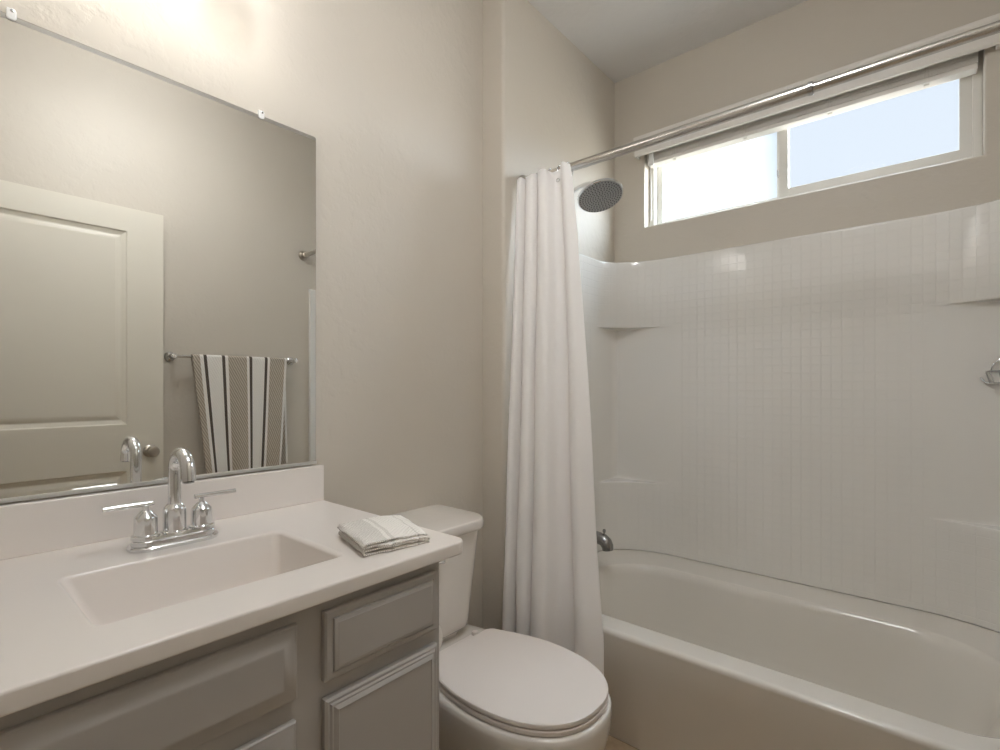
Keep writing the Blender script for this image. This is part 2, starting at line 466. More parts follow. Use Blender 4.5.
# ---------------------------------------------------------------- bathtub
tub = None
bm = NB()
TX0, TX1, TY0, TY1 = 1.475, XR-.003, YF+.004, YS-.003
RZ = .402
def tr(x0, x1, y0, y1, r, z): return at_z(rrect(x0, x1, y0, y1, r, 10, 10), z)
ix0, ix1, iy0, iy1 = 1.577, 2.135, -.165, 1.105
ir = (.14, .24, .24, .14)
rings = [tr(TX0+.085, TX1, TY0, TY1, .004, .0),
         tr(TX0+.063, TX1, TY0, TY1, .004, .10), tr(TX0+.040, TX1, TY0, TY1, .004, .20), tr(TX0+.016, TX1, TY0, TY1, .004, .30),
         tr(TX0, TX1, TY0, TY1, .004, RZ-.016),
         tr(TX0+.0015, TX1, TY0, TY1, .004, RZ-.008),
         tr(TX0+.005, TX1, TY0, TY1, .004, RZ-.003),
         tr(TX0+.011, TX1-.002, TY0+.002, TY1-.002, .004, RZ-.0005),
         tr(TX0+.018, TX1-.004, TY0+.004, TY1-.004, .006, RZ),
         tr(ix0-.012, ix1+.016, iy0-.020, iy1+.016, tuple(q+.012 for q in ir), RZ-.001),
         tr(ix0-.004, ix1+.006, iy0-.008, iy1+.006, tuple(q+.005 for q in ir), RZ-.005),
         tr(ix0, ix1, iy0, iy1, ir, RZ-.016),
         tr(ix0+.006, ix1-.010, iy0+.014, iy1-.010, ir, RZ-.035),
         tr(ix0+.016, ix1-.022, iy0+.05, iy1-.022, ir, RZ-.11),
         tr(ix0+.030, ix1-.040, iy0+.10, iy1-.045, ir, .17),
         tr(ix0+.045, ix1-.058, iy0+.14, iy1-.065, (.13, .2, .2, .13), .115),
         tr(ix0+.075, ix1-.09, iy0+.18, iy1-.10, (.12, .17, .17, .12), .088),
         tr(ix0+.13, ix1-.14, iy0+.25, iy1-.16, (.09, .11, .11, .09), .080)]
loft(bm, rings, True, True, True)
solo('bathtub', bm, 'tub', 'biscuit white alcove bathtub with flat front apron', 'bathtub', (1.9, .47, 0), sharp=50)

# ---------------------------------------------------------------- tub surround (tile-moulded panels with corner shelves)
XI, YE, YE2 = 2.312, 1.212, -.263
XF = 1.62
RX_, RY_ = .195, .30
def surround_paths():
    """three plan curves with the same point count: big fillet, niche corner, wall corner; plus arc length"""
    P0, P1, P2 = [], [], []
    def both(p, q=None, wl=None): P0.append(p); P1.append(q or p); P2.append(wl or p)
    both((XF, YS-.001), None, (XF, YS-.001)); both((XF, YE+.006), None, (XF, YS-.001)); both((XF+.002, YE+.001), None, (XF+.002, YS-.001)); both((XF+.007, YE), None, (XF+.007, YS-.001))
    n = 24
    for i in range(1, n+1):
        x = XF+.007 + (XI-RX_-.03 - XF-.007)*i/n
        both((x, YE), (x, YE), (x, YS-.001))
    nc = 20
    def corner(cy, s):
        # s=+1: from end wall (y=cy side) to window wall ; s=-1 mirrored and reversed
        pts = []
        for i in range(nc+1):
            t = i/nc; a = .5*PI*t
            f = (XI-RX_ + RX_*math.sin(a), RY_*(math.cos(a)-1))      # big fillet: (x, dy from panel plane)
            r = .022; tot = RX_ + RY_ - 2*r + .5*PI*r; d = t*tot      # niche corner: straight, tight radius, straight
            if d < RX_ - r: g = (XI-RX_ + d, 0)
            elif d < RX_ - r + .5*PI*r:
                b = (d - (RX_-r))/r; g = (XI-r + r*math.sin(b), r*(math.cos(b)-1))
            else: g = (XI, -r - (d - (RX_-r) - .5*PI*r))
            d = t*(RX_+RY_)
            if d <= RX_: hh = (min(XI-RX_ + d*(RX_+XR-XI-.001)/RX_, XR-.001), 0)
            else: hh = (XR-.001, -(d-RX_))
            pts.append((f, g, hh))
        return pts
    for f, g, h in corner(YE, 1):
        both((f[0], YE+f[1]), (g[0], YE+g[1]), (h[0], YS-.001 if h[1] == 0 else YE + h[1]))
    ya, yb = YE-RY_, YE2+RY_
    n = 30
    for i in range(1, n):
        y = ya + (yb-ya)*i/n
        both((XI, y), (XI, y), (XR-.001, y))
    for f, g, h in reversed(corner(YE2, 1)):
        both((f[0], YE2-f[1]), (g[0], YE2-g[1]), (h[0], YF+.001 if h[1] == 0 else YE2 - h[1]))
    n = 24
    for i in range(n-1, -1, -1):
        x = XF+.007 + (XI-RX_-.03 - XF-.007)*i/n
        both((x, YE2), (x, YE2), (x, YF+.001))
    both((XF+.002, YE2-.001), None, (XF+.002, YF+.001)); both((XF, YE2-.006), None, (XF, YF+.001)); both((XF, YF+.001), None, (XF, YF+.001))
    s = [0]
    for a, b in zip(P0, P0[1:]): s.append(s[-1] + math.hypot(b[0]-a[0], b[1]-a[1]))
    return P0, P1, P2, s
P0, P1, P2, S_ = surround_paths()
Z0, ZL, ZU, ZT = RZ+.0022, .730, 1.470, 1.790
rows = []   # (z, k niche, w wall, smooth?)
for i in range(12): rows.append((Z0 + (ZL-.010-Z0)*i/11, 0, 0))
rows += [(ZL-.004, .02, 0), (ZL-.001, .06, 0), (ZL, .13, 0), (ZL+.003, .90, 0), (ZL+.008, .97, 0), (ZL+.020, 1, 0)]
for i in range(1, 14): rows.append((ZL+.02 + (ZU-.02-ZL-.02)*i/13, 1, 0))
rows += [(ZU-.008, .97, 0), (ZU-.003, .90, 0), (ZU, .13, 0), (ZU+.001, .06, 0), (ZU+.004, .02, 0)]
for i in range(10): rows.append((ZU+.010 + (ZT-.010-ZU-.010)*i/9, 0, 0))
rows += [(ZT-.004, 0, .06), (ZT-.001, 0, .18), (ZT, 0, .35), (ZT, 0, 1.0)]
bm = NB(); uvl = bm.loops.layers.uv.new('UVMap')
grid = []
for z, k, wl in rows:
    r = []
    for a, b, c_ in zip(P0, P1, P2):
        x = a[0] + (b[0]-a[0])*k; y = a[1] + (b[1]-a[1])*k
        x += (c_[0]-x)*wl; y += (c_[1]-y)*wl
        r.append(bm.verts.new((x, y, z)))
    grid.append(r)
SM0 = next(i for i, p in enumerate(P0) if p[0] >= XI-RX_-.05)
for j in range(len(rows)-1):
    for i in range(len(P0)-1):
        f = bm.faces.new((grid[j][i], grid[j][i+1], grid[j+1][i+1], grid[j+1][i]))
        zm = .5*(rows[j][0] + rows[j+1][0])
        py = P0[i][1]; px = P0[i][0]
        sm = ZL-.006 < zm < ZU+.006 and px > XI-RX_-.05 and (py > YE-RY_-.01 or py < YE2+RY_-.01)
        f.material_index = 1 if sm or zm > ZT-.006 else 0
        for lp, (ii, jj) in zip(f.loops, ((i, j), (i+1, j), (i+1, j+1), (i, j+1))):
            lp[uvl].uv = (S_[ii]+.009, rows[jj][0]+.016)
solo('tub_surround', bm, ['tile', 'fiber'], 'biscuit white square-tile shower surround with rounded corners and moulded corner shelves', 'shower surround', (XI, .47, Z0), sharp=50)

# ---------------------------------------------------------------- soap basket
bk = thing('soap_basket', 'small chrome wire soap basket in right corner of surround', 'soap basket', (2.27, -.22, 1.20))
def bpath(z, ins):
    pts = [(XI-.004-ins*.3, -.128+ -ins, z)]
    pts += arc((XI-.02, -.24, 0), .118-ins, .5*PI, PI, 14, (1, 0, 0), (0, 1, 0))
    return [Vector((p[0], p[1], z)) for p in pts]
bm = NB(); top = arc((XI-.006, -.246, 1.238), .118, .5*PI, PI, 16, (1, 0, 0), (0, 1, 0))
tube(bm, [(XI-.006, -.246, 1.238)] + top, .0022, 8, closed=True); part('rim', bm, 'darkchrome', bk)
bm = NB(); bot = arc((XI-.006, -.246, 1.200), .108, .5*PI, PI, 16, (1, 0, 0), (0, 1, 0))
tube(bm, [(XI-.006, -.246, 1.200)] + bot, .0022, 8, closed=True); part('base', bm, 'darkchrome', bk)
for k in (1, 4, 7, 10, 13, 16):
    bm = NB(); tube(bm, [top[k], bot[k]], .0015, 6); part('wire', bm, 'darkchrome', bk)
for k in range(3):
    bm = NB(); y = -.222 + .03*k; d = math.sqrt(max(.108**2 - (y+.246)**2, 0)); tube(bm, [(XI-.006, y, 1.2), (XI-.006-d, y, 1.2)], .0015, 6); part('wire', bm, 'darkchrome', bk)
bm = NB(); tube(bm, arc((XI-.010, -.185, 1.24), .043, 0, PI, 14, (0, 1, 0), (0, 0, 1)), .002, 8); part('back_loop', bm, 'darkchrome', bk)
bm = NB(); tube(bm, [(XI-.004, -.116, 1.218), (XI-.010, -.128, 1.202), (XI-.020, -.150, 1.198)], .0022, 8); part('side_hook', bm, 'darkchrome', bk)

# ---------------------------------------------------------------- shower rod, rings, curtain
RX, RZZ = 1.585, 1.992
rod = thing('shower_rod', 'straight brushed steel shower rod above the tub', 'curtain rod', (RX, .47, RZZ))
bm = NB(); lathe(bm, [(.0155, 0), (.0155, .978)], (RX, .257, RZZ), (0, 1, 0), 24); part('outer_tube', bm, 'steel', rod)
bm = NB(); lathe(bm, [(.0125, 0), (.0125, .58)], (RX, YF+.003, RZZ), (0, 1, 0), 24); part('inner_tube', bm, 'steel', rod)
bm = NB(); lathe(bm, [(.0150, 0), (.0175, .001), (.0175, .012), (.0150, .013)], (RX, .246, RZZ), (0, 1, 0), 24); part('collar', bm, 'darkchrome', rod)
for y, d in ((YS, -1), (YF, 1)):
    bm = NB(); lathe(bm, [(.030, .0005), (.030, .006), (.027, .012), (.021, .018), (.019, .034), (.0165, .036)], (RX, y, RZZ), (0, d, 0), 28)
    part('flange', bm, 'nickel' if d > 0 else 'steel', rod)

# fold outline at the top and at the foot of the curtain: (y, dx) control points, same count
TOPF = [(1.226, 0), (1.218, -.014), (1.205, -.012), (1.195, .012), (1.185, .010), (1.176, -.014), (1.150, -.014), (1.135, .012), (1.118, -.016), (1.085, -.014), (1.070, .010), (1.035, .014), (1.024, -.010), (1.005, -.018), (.984, -.008)]
BOTF = [(1.186, 0), (1.170, -.020), (1.150, -.015), (1.139, .030), (1.128, .030), (1.112, -.018), (1.075, -.015), (1.058, .034), (1.042, -.020), (.985, -.026), (.960, .015), (.908, .045), (.882, -.008), (.840, -.022), (.780, -.005)]
def crv(P, t):
    n = len(P)-1; x = t*n; i = min(int(x), n-1); f = x - i
    p = [P[max(i-1, 0)], P[i], P[i+1], P[min(i+2, n)]]
    r = []
    for k in range(2):
        a, b, c_, d = (q[k] for q in p)
        r.append(.5*(2*b + (c_-a)*f + (2*a-5*b+4*c_-d)*f*f + (3*b-a-3*c_+d)*f**3))
    return r
ZCT, ZCB = 1.990, .115
def curtain_point(t, v, off=0):
    """t across (0 at wall), v 0 top .. 1 foot"""
    z = ZCT + (ZCB-ZCT)*v
    sv = v
    e_ = min(1, v*1.18)
    (yt, dxt), (yb, dxb) = crv(TOPF, t), crv(BOTF, t)
    k = e_**.85
    y = yt + (yb-yt)*k; dx = dxt + (dxb-dxt)*k
    if z > .42: cx = RX-.040 + (1.412-RX+.040)*((ZCT-z)/(ZCT-.42))
    else: cx = 1.412 - .006*(.42-z)/.3
    wob = .004*math.sin(7*z + 9*t) * v
    # top edge dips between rings
    if v < .03: z -= .010*(1-v/.03)*(.5-.5*math.cos(2*PI*t*6.5))
    return Vector((cx + dx*1.35 + off, y + wob, z))
bm = NB(); NT, NV = 130, 70
g = [[bm.verts.new(curtain_point(i/NT, j/NV)) for i in range(NT+1)] for j in range(NV+1)]
for j in range(NV):
    for i in range(NT): bm.faces.new((g[j][i], g[j][i+1], g[j+1][i+1], g[j+1][i]))
cur = thing('shower_curtain', 'white shower curtain bunched beside the alcove wall', 'shower curtain', (1.44, 1.02, ZCB))
cl = part('cloth', bm, 'curtain', cur, sharp=80)
md = cl.modifiers.new('Solidify', 'SOLIDIFY'); md.thickness = .0016; md.offset = 0
# rings hang on the rod: things of their own
ring_labels = [(1.218, 'curtain ring nearest the alcove wall'), (1.190, 'second curtain ring from the alcove wall'), (1.160, 'third curtain ring from the alcove wall'),
               (1.132, 'fourth curtain ring from the alcove wall'), (1.104, 'fifth curtain ring from the alcove wall'), (1.062, 'second curtain ring from the free end of curtain'), (1.022, 'curtain ring nearest the free end of curtain')]
bm = NB(); tube(bm, arc((0, 0, 0), .0215, 0, 2*PI*.97, 26, (1, 0, 0), (0, .25, 1)), .0016, 8)
for s_ in (-.5, .5):
    t_ = bmesh.new(); bmesh.ops.create_uvsphere(t_, u_segments=10, v_segments=6, radius=.0042)
    for v in t_.verts: v.co += Vector((s_*.012, 0, .0235))
    merge(bm, t_)
ring0 = solo('curtain_ring', bm, 'chrome', 'small chrome ' + ring_labels[0][1] + ' on the rod', 'curtain ring', (0, 0, 0), 'curtain rings on the shower rod')
ring0.location = (RX, ring_labels[0][0], RZZ-.006)
for y, lb in ring_labels[1:]:
    r = dup(ring0, (RX, y, RZZ-.006), 'small chrome ' + lb + ' on the rod')
    r.rotation_euler = (0, 0, random.uniform(-.35, .35))
# grommets set in the curtain near its free end
for t_ in (.74, .775):
    p = curtain_point(t_, .022); q = curtain_point(t_+.01, .022); d = (q-p).normalized(); nn = d.cross(Vector((0, 0, 1)))
    if nn.x > 0: nn = -nn
    bm = NB(); tube(bm, arc(p + nn*.002, .0062, 0, 2*PI, 16, d, (0, 0, 1))[:-1], .0014, 8, closed=True)
    part('grommet', bm, 'chrome', cur, 'chrome grommet')

# ---------------------------------------------------------------- shower head
sh = thing('rain_shower', 'round chrome rain shower head on a bent arm', 'shower head', (1.9, YS, 2.05))
bm = NB(); lathe(bm, [(.029, .0005), (.029, .004), (.024, .010), (.012, .014)], (1.9, YS, 2.035), (0, -1, 0), 28); part('flange', bm, 'chrome', sh)
hn = Vector((-.19, -.33, -.92)).normalized()         # the way the spray face looks
hc = Vector((1.9, 1.069, 1.992))
bm = NB()
p_end = hc - hn*.030
pts = [Vector((1.9, YS-.004, 2.035)), Vector((1.9, YS-.03, 2.042)), Vector((1.9, YS-.06, 2.051)), Vector((1.9, YS-.09, 2.057)), Vector((1.9, YS-.115, 2.055)), Vector((1.899, YS-.138, 2.045)), p_end - hn*.004, p_end]
tube(bm, pts, .0095, 14); part('arm', bm, 'chrome', sh)
bm = NB(); lathe(bm, [(.011, -.034), (.015, -.030), (.016, -.022), (.022, -.016), (.060, -.010), (.090, -.006), (.0965, -.002), (.0975, .003), (.0965, .007), (.093, .009), (.091, .008)], hc, hn, 48); part('head', bm, 'chrome', sh)
bm = NB()
lathe(bm, [(.0912, .0070), (.0912, .0092), (.001, .0092)], hc, hn, 48)
q = Vector((0, 0, 1)).rotation_difference(hn)
for ring in range(1, 9):
    n = ring*5+1
    for k in range(n):
        a = 2*PI*k/n + ring*.3
        c_ = hc + q @ Vector((  .0107*ring*math.cos(a), .0107*ring*math.sin(a), .0088))
        lathe(bm, [(.0031, 0), (.0027, .0022), (.0014, .003)], c_, hn, 6)
f_ = part('spray_face', bm, ['face', 'rubber'], sh, 'grey face with rings of rubber nozzles')
for p in f_.data.polygons:
    p.material_index = 1 if len(p.vertices) <= 6 and (Matrix.Rotation(0, 3, 'X') @ (Vector(p.center) + ORG[sh] - hc)).dot(hn) > .0093 else 0

# ---------------------------------------------------------------- tub spout
sp = thing('tub_spout', 'dark chrome tub spout with diverter knob beside the curtain', 'tub spout', (1.9, YE, .55))
bm = NB()
path = [(1.9, YE-.001, .552), (1.9, 1.17, .552), (1.9, 1.11, .551), (1.9, 1.075, .549), (1.9, 1.055, .545), (1.9, 1.042, .536), (1.9, 1.035, .522), (1.9, 1.033, .506)]
tube(bm, path, [.030, .026, .025, .025, .0255, .026, .025, .0225], 22); part('body', bm, 'spoutmetal', sp)
bm = NB(); lathe(bm, [(.0035, 0), (.0035, .014), (.006, .015), (.0068, .022), (.005, .028)], (1.9, 1.050, .562), (0, 0, 1), 14); part('diverter_knob', bm, 'spoutmetal', sp)

# ---------------------------------------------------------------- vanity cabinet
VX0, VX1, VY = XL+.002, .717, .778
cab = thing('vanity_cabinet', 'grey painted vanity cabinet with routed drawer and door fronts', 'vanity', (.32, 1.05, 0))
bm = NB()
box(bm, (VX0, VY, .10), (VX1, VY+.02, .836), .0015)
box(bm, (VX1-.018, VY+.019, .10), (VX1, YB-.002, .836), .001); box(bm, (VX0, VY+.019, .10), (VX0+.018, YB-.002, .836))
box(bm, (VX0+.018, VY+.019, .10), (VX1-.018, YB-.002, .118))
box(bm, (VX0, VY+.07, 0), (VX1, VY+.088, .10)); box(bm, (VX1-.018, VY+.088, 0), (VX1, YB-.002, .10))
part('carcass', bm, 'cab', cab)
def front(x0, x1, z0, z1, kind):
    bm = NB()
    if kind == 'slab':
        steps = [(0, 0), (0, .010), (.003, .013), (.012, .0138), (.0135, .0120), (.0155, .0165), (.020, .0175), (.022, .0185)]
    elif kind == 'door':
        steps = [(0, 0), (0, .010), (.004, .013), (.008, .013), (.011, .0155), (.014, .0155), (.018, .0185), (.021, .0195), (.023, .018), (.025, .018)]
    else:
        steps = [(0, 0), (0, .008), (.002, .0105), (.008, .0112), (.024, .0180), (.027, .0185), (.029, .0185)]
    rings = [[(x0+i, VY-.0002-d, z0+i), (x1-i, VY-.0002-d, z0+i), (x1-i, VY-.0002-d, z1-i), (x0+i, VY-.0002-d, z1-i)] for i, d in steps]
    loft(bm, rings, True, True, True)
    return bm
part('drawer', front(.451, .701, .698, .815, 'slab'), 'cab', cab, 'small drawer at right end', sharp=20)
part('door', front(.451, .701, .125, .668, 'door'), 'cab', cab, 'door under the small drawer', sharp=20)
part('false_front', front(VX0+.025, .404, .694, .812, 'bevel'), 'cab', cab, 'wide false drawer front below sink', sharp=20)
xm = (VX0+.025+.404)/2
part('door', front(xm+.003, .402, .125, .659, 'bevel'), 'cab', cab, 'door below sink, right leaf', sharp=20)
part('door', front(VX0+.025, xm-.003, .125, .659, 'bevel'), 'cab', cab, 'door below sink, left leaf', sharp=20)

# vanity top with integral basin and backsplash
top_ = thing('countertop', 'white cultured marble countertop with rectangular integral sink and backsplash', 'countertop', (.35, 1.05, .838))
bm = NB()
CX0, CX1, CY0, CY1, CZ = XL+.001, .776, .752, YB-.001, .865
def cr(i, r, z): return at_z(rrect(CX0+i, CX1-i, CY0+i, CY1, (.002, r, .002, .002), 8, 8), z)
def sr(x0, x1, y0, y1, r, z): return at_z(rrect(x0, x1, y0, y1, r, 8, 8), z)
SX0, SX1, SY0, SY1 = .167, .548, .862, 1.122
loft(bm, [cr(.05, .01, .837), cr(.004, .022, .837), cr(.001, .026, .8382), cr(0, .028, .841), cr(0, .028, .8605), cr(.0012, .028, .8637), cr(.004, .026, .865),
          sr(SX0-.005, SX1+.006, SY0-.004, SY1+.004, .020, .865), sr(SX0-.002, SX1+.002, SY0-.0015, SY1+.0015, .018, .864), sr(SX0, SX1-.002, SY0, SY1, .017, .861), sr(SX0+.001, SX1-.006, SY0+.001, SY1-.001, .017, .857),
          sr(SX0+.030, SX1-.014, SY0+.010, SY1-.014, .022, .785), sr(SX0+.040, SX1-.022, SY0+.016, SY1-.020, .025, .757),
          sr(SX0+.055, SX1-.045, SY0+.032, SY1-.036, .030, .745), sr(SX0+.12, SX1-.14, SY0+.09, SY1-.09, .02, .740)], True, False, True)
part('counter', bm, 'marble', top_, sharp=60)
bm = NB(); box(bm, (CX0, 1.320, .8648), (CX1-.002, CY1, .9655), .003, 3); part('backsplash', bm, 'marble', top_)
bm = NB(); lathe(bm, [(.024, 0), (.024, .003), (.020, .004), (.017, .002), (.012, .005), (.001, .007)], ((SX0+SX1)/2, (SY0+SY1)/2, .741), (0, 0, 1), 24); part('drain', bm, 'chrome', top_, 'chrome drain')

# ---------------------------------------------------------------- faucet
FX, FY, FZ = .362, 1.197, .8655
fa = thing('sink_faucet', 'chrome two-handle sink faucet with gooseneck spout', 'faucet', (FX, FY, FZ))
bm = NB()
def stad(hx, hy, z): return at_z([(FX+a, FY+b) for a, b in rrect(-hx, hx, -hy, hy, hy*.98, 8, 6)], FZ+z)
loft(bm, [stad(.081, .034, 0), stad(.082, .035, .002), stad(.082, .035, .006), stad(.080, .033, .0085), stad(.0755, .0285, .009), stad(.0755, .0285, .017), stad(.0735, .0265, .019), stad(.071, .024, .0195), stad(.070, .023, .0245), stad(.066, .018, .026)], True, True, True)
part('base_plate', bm, 'chrome', fa)
bm = NB(); lathe(bm, [(.0235, .020), (.0245, .022), (.0245, .027), (.0212, .0285), (.0208, .071), (.0200, .074), (.0135, .0815), (.0118, .082)], (FX, FY, FZ), (0, 0, 1), 32); part('spout_collar', bm, 'chrome', fa)
bm = NB()
r = .0118; rb = .039; zt = FZ + .149
pts = [(FX, FY, FZ+.065), (FX, FY, FZ+.105), (FX, FY, zt)] + arc((FX, FY-rb, zt), rb, 0, PI, 16, (0, 1, 0), (0, 0, 1))[1:] + [(FX, FY-2*rb-.0012, zt-.006), (FX, FY-2*rb-.0018, zt-.012)]
tube(bm, pts, [r]*3 + [r+.0012*min(1, i/8) for i in range(16)] + [r+.0018, r+.0018], 24)
sp_ = part('spout', bm, 'chrome', fa)
bm = NB(); lathe(bm, [(.0105, 0), (.0105, .003)], (FX, FY-2*rb-.001, zt-.0155), (0, 0, 1), 20); part('aerator', bm, 'darkchrome', sp_)
for s_ in (-1, 1):
    cx = FX + s_*.0508
    bm = NB(); lathe(bm, [(.0245, .020), (.0250, .022), (.0245, .028), (.0205, .030), (.0200, .061), (.0190, .064), (.0080, .0755), (.0052, .077), (.0052, .086)], (cx, FY, FZ), (0, 0, 1), 32)
    hd = part('handle_post', bm, 'chrome', fa)
    bm = NB(); z = FZ+.089
    a = Vector((cx - s_*.014, FY, z)); b = Vector((cx + s_*.070, FY, z)); d = (b-a)
    tube(bm, [a, a+d*.01, a+d*.99, b], [.0040, .0048, .0046, .0036], 14); part('lever', bm, 'chrome', hd)

# ---------------------------------------------------------------- mirror
MX0, MX1, MZ0, MZ1 = -.02, .757, .974, 1.896
MT = math.radians(.08)      # the sheet stands off the wall very slightly at its right end
mi_ = thing('wall_mirror', 'large frameless wall mirror above vanity backsplash', 'mirror', (.37, YB, MZ0))
bm = NB()
pts = rrect(MX0, MX1, MZ0, MZ1, (.001, .002, .006, .001), 4, 1)
def myo(x, d): return YB - .0015 - d - (x-MX0)*math.tan(MT)
loft(bm, [[(x, myo(x, 0), z) for x, z in pts], [(x, myo(x, .0045), z) for x, z in pts]], True, True, False)
gl = part('backing', bm, 'medge', mi_, 'grey polished edge of the sheet')
bm = NB()
p2 = rrect(MX0+.0012, MX1-.0012, MZ0+.0012, MZ1-.0012, (.001, .002, .006, .001), 4, 1)
loft(bm, [[(x, myo(x, .0045), z) for x, z in pts], [(x, myo(x, .0052), z) for x, z in p2]], True, False, True)
part('glass', bm, 'mirror', mi_, smooth=False)
bm = NB()
for (a, b, z0, z1) in ((.0054, .0068, MZ0-.003, MZ0+.004), (-.001, .0068, MZ0-.0045, MZ0-.001)):
    loft(bm, [[(x, myo(x, a), z0), (x, myo(x, b), z0), (x, myo(x, b), z1), (x, myo(x, a), z1)] for x in (MX0, MX1+.001)], True, True, True)
part('channel', bm, 'alu', mi_, 'thin metal channel along bottom edge')
for x in (.130, .602):
    bm = NB(); z = MZ1
    t_ = rrect(x-.0075, x+.0075, z-.010, z+.011, .005, 4, 1)
    yo = myo(x, .0052)
    loft(bm, [[(a, yo-.0002, b) for a, b in t_], [(a, yo-.003, b) for a, b in t_], [(x+(a-x)*.75, yo-.0045, z+(b-z)*.75) for a, b in t_]], True, True, True)
    box(bm, (x-.006, yo, z+.001), (x+.006, YB-.0002, z+.013))
    cp = part('mirror_clip', bm, 'clear', mi_, 'clear plastic clip')
    bm = NB(); lathe(bm, [(.0032, 0), (.0030, .0012), (.0015, .0016)], (x+.001, yo-.0044, z+.0065), (0, -1, 0), 10); part('screw', bm, 'darkchrome', cp)

# ---------------------------------------------------------------- washcloth folded on the counter
A, B_, C_, D_ = Vector((.604, .972)), Vector((.562, .818)), Vector((.708, .796)), Vector((.762, .950))
def quad(u, v): return A*(1-u)*(1-v) + D_*u*(1-v) + C_*u*v + B_*(1-u)*v
prof = []     # (u, z) one sheet folded back and forth: loops at the left
def lp(cu, cz, r, a0, a1, k=8, su=.045):
    return [(cu + su*math.cos(a0+(a1-a0)*i/k), cz + r*math.sin(a0+(a1-a0)*i/k)) for i in range(k+1)]
prof += [(1.0 - .94*i/16, .0028) for i in range(17)] + lp(.05, .0065, .0038, 1.5*PI, .5*PI)[1:-1] + [(.06 + .87*i/16, .0100) for i in range(17)]
prof += lp(.95, .0130, .0030, -.5*PI, .5*PI, 8, .03)[1:-1] + [(.93 - .88*i/16, .0162) for i in range(17)] + lp(.04, .0195, .0033, 1.5*PI, .5*PI)[1:-1] + [(.05 + .91*i/16, .0228) for i in range(17)]
bm = NB(); uvl = bm.loops.layers.uv.new('UVMap')
NVV = 22; g = []
sarc = [0]
for a, b in zip(prof, prof[1:]): sarc.append(sarc[-1] + math.hypot((b[0]-a[0])*.15, b[1]-a[1]))
for j in range(NVV+1):
    v = j/NVV; row = []
    for k, (u, z) in enumerate(prof):
        nzv = noise.noise(Vector((u*4, v*4, round(z*300)))) 
        sag = 1 - .34*max(0, (u-.55)/.45)**1.3 - .14*max(0, (v-.75)/.25)
        uu = u + .035*noise.noise(Vector((v*3, z*200, 3))) ; vv = v + .045*noise.noise(Vector((u*3, z*160, 7)))
        p = quad(uu, vv)
        row.append(bm.verts.new((p.x, p.y, .8655 + max(.0018, z*1.18*sag + .0022*nzv*(z > .005)))))
    g.append(row)
for j in range(NVV):
    for k in range(len(prof)-1):
        f = bm.faces.new((g[j][k], g[j][k+1], g[j+1][k+1], g[j+1][k]))
        for lpp, (jj, kk) in zip(f.loops, ((j, k), (j, k+1), (j+1, k+1), (j+1, k))): lpp[uvl].uv = (prof[kk][0]*.15, jj/NVV*.16)
wc = solo('washcloth', bm, 'wash', 'folded white washcloth with grey check stripes on countertop corner', 'washcloth', (.66, .88, .865), sharp=180)
md = wc.modifiers.new('Solidify', 'SOLIDIFY'); md.thickness = .0032; md.offset = 0

# ---------------------------------------------------------------- toilet
TX = 1.062
to = thing('toilet', 'white two-piece toilet with closed oval lid', 'toilet', (TX, .95, 0))
def egg(sx_, sy_, yb, hb, z, yc=.853, a=.184, b=.250, n=28, back_r=.03):
    """closed outline: front half ellipse, sides running to a straight back at yb of half width hb"""
    pts = []
    for i in range(n+1):
        t = PI + PI*i/n
        pts.append((TX + a*sx_*math.copysign(abs(math.cos(t))**.86, math.cos(t)), yc - b*sy_*abs(math.sin(t))**.86))
    m = 10; r = back_r
    side = []
    for i in range(1, m+1):
        t = i/m; y = yc + (yb-r-yc)*t
        h = a*sx_ + (hb - a*sx_)*(1-math.cos(PI*t*.5)) if True else 0
        side.append((h, y))
    cor = [(hb - r*(1-math.cos(.5*PI*i/5)), yb - r + r*math.sin(.5*PI*i/5)) for i in range(1, 6)]
    R = side + cor
    pts += [(TX+h, y) for h, y in R] + [(TX-h, y) for h, y in reversed(R)]
    return at_z(pts, z)
bm = NB()
loft(bm, [egg(.92, .92, 1.13, .10, 0, yc=.86), egg(.93, .93, 1.13, .102, .02, yc=.86), egg(.80, .86, 1.13, .095, .06, yc=.87), egg(.72, .80, 1.14, .092, .12, yc=.885), egg(.78, .86, 1.16, .095, .18, yc=.875),
          egg(.90, .95, 1.20, .102, .25, yc=.865), egg(.99, 1.01, 1.25, .112, .31, yc=.855), egg(1.03, 1.03, 1.30, .122, .355), egg(1.04, 1.035, 1.325, .13, .380), egg(1.03, 1.03, 1.325, .13, .393), egg(.99, 1.01, 1.322, .126, .400), egg(.8, .86, 1.30, .11, .401)], True, True, True)
part('bowl', bm, 'china', to, sharp=60)
bm = NB()
loft(bm, [egg(.985, 1.0, 1.060, .142, .4025), egg(.995, 1.003, 1.062, .145, .4045), egg(.995, 1.003, 1.062, .145, .4130), egg(.985, .993, 1.060, .142, .4155), egg(.8, .85, 1.0, .1, .4155)], True, True, True)
part('seat', bm, 'plastic', to)
bm = NB()
loft(bm, [egg(.97, .985, 1.058, .138, .4175), egg(.995, 1.0, 1.066, .143, .4195), egg(.998, 1.002, 1.068, .144, .4260), egg(.988, .996, 1.065, .140, .4295), egg(.95, .965, 1.055, .132, .4312), egg(.6, .7, .98, .08, .4330), egg(.2, .25, .90, .03, .4336)], True, True, True)
part('lid', bm, 'plastic', to)
bm = NB()
for s_ in (-1, 1): lathe(bm, [(.012, .398), (.012, .424), (.009, .429)], (TX + s_*.085, 1.082, 0), (0, 0, 1), 16)
box(bm, (TX-.085, 1.074, .406), (TX+.085, 1.092, .420), .003)
part('hinge', bm, 'plastic', to)
bm = NB()
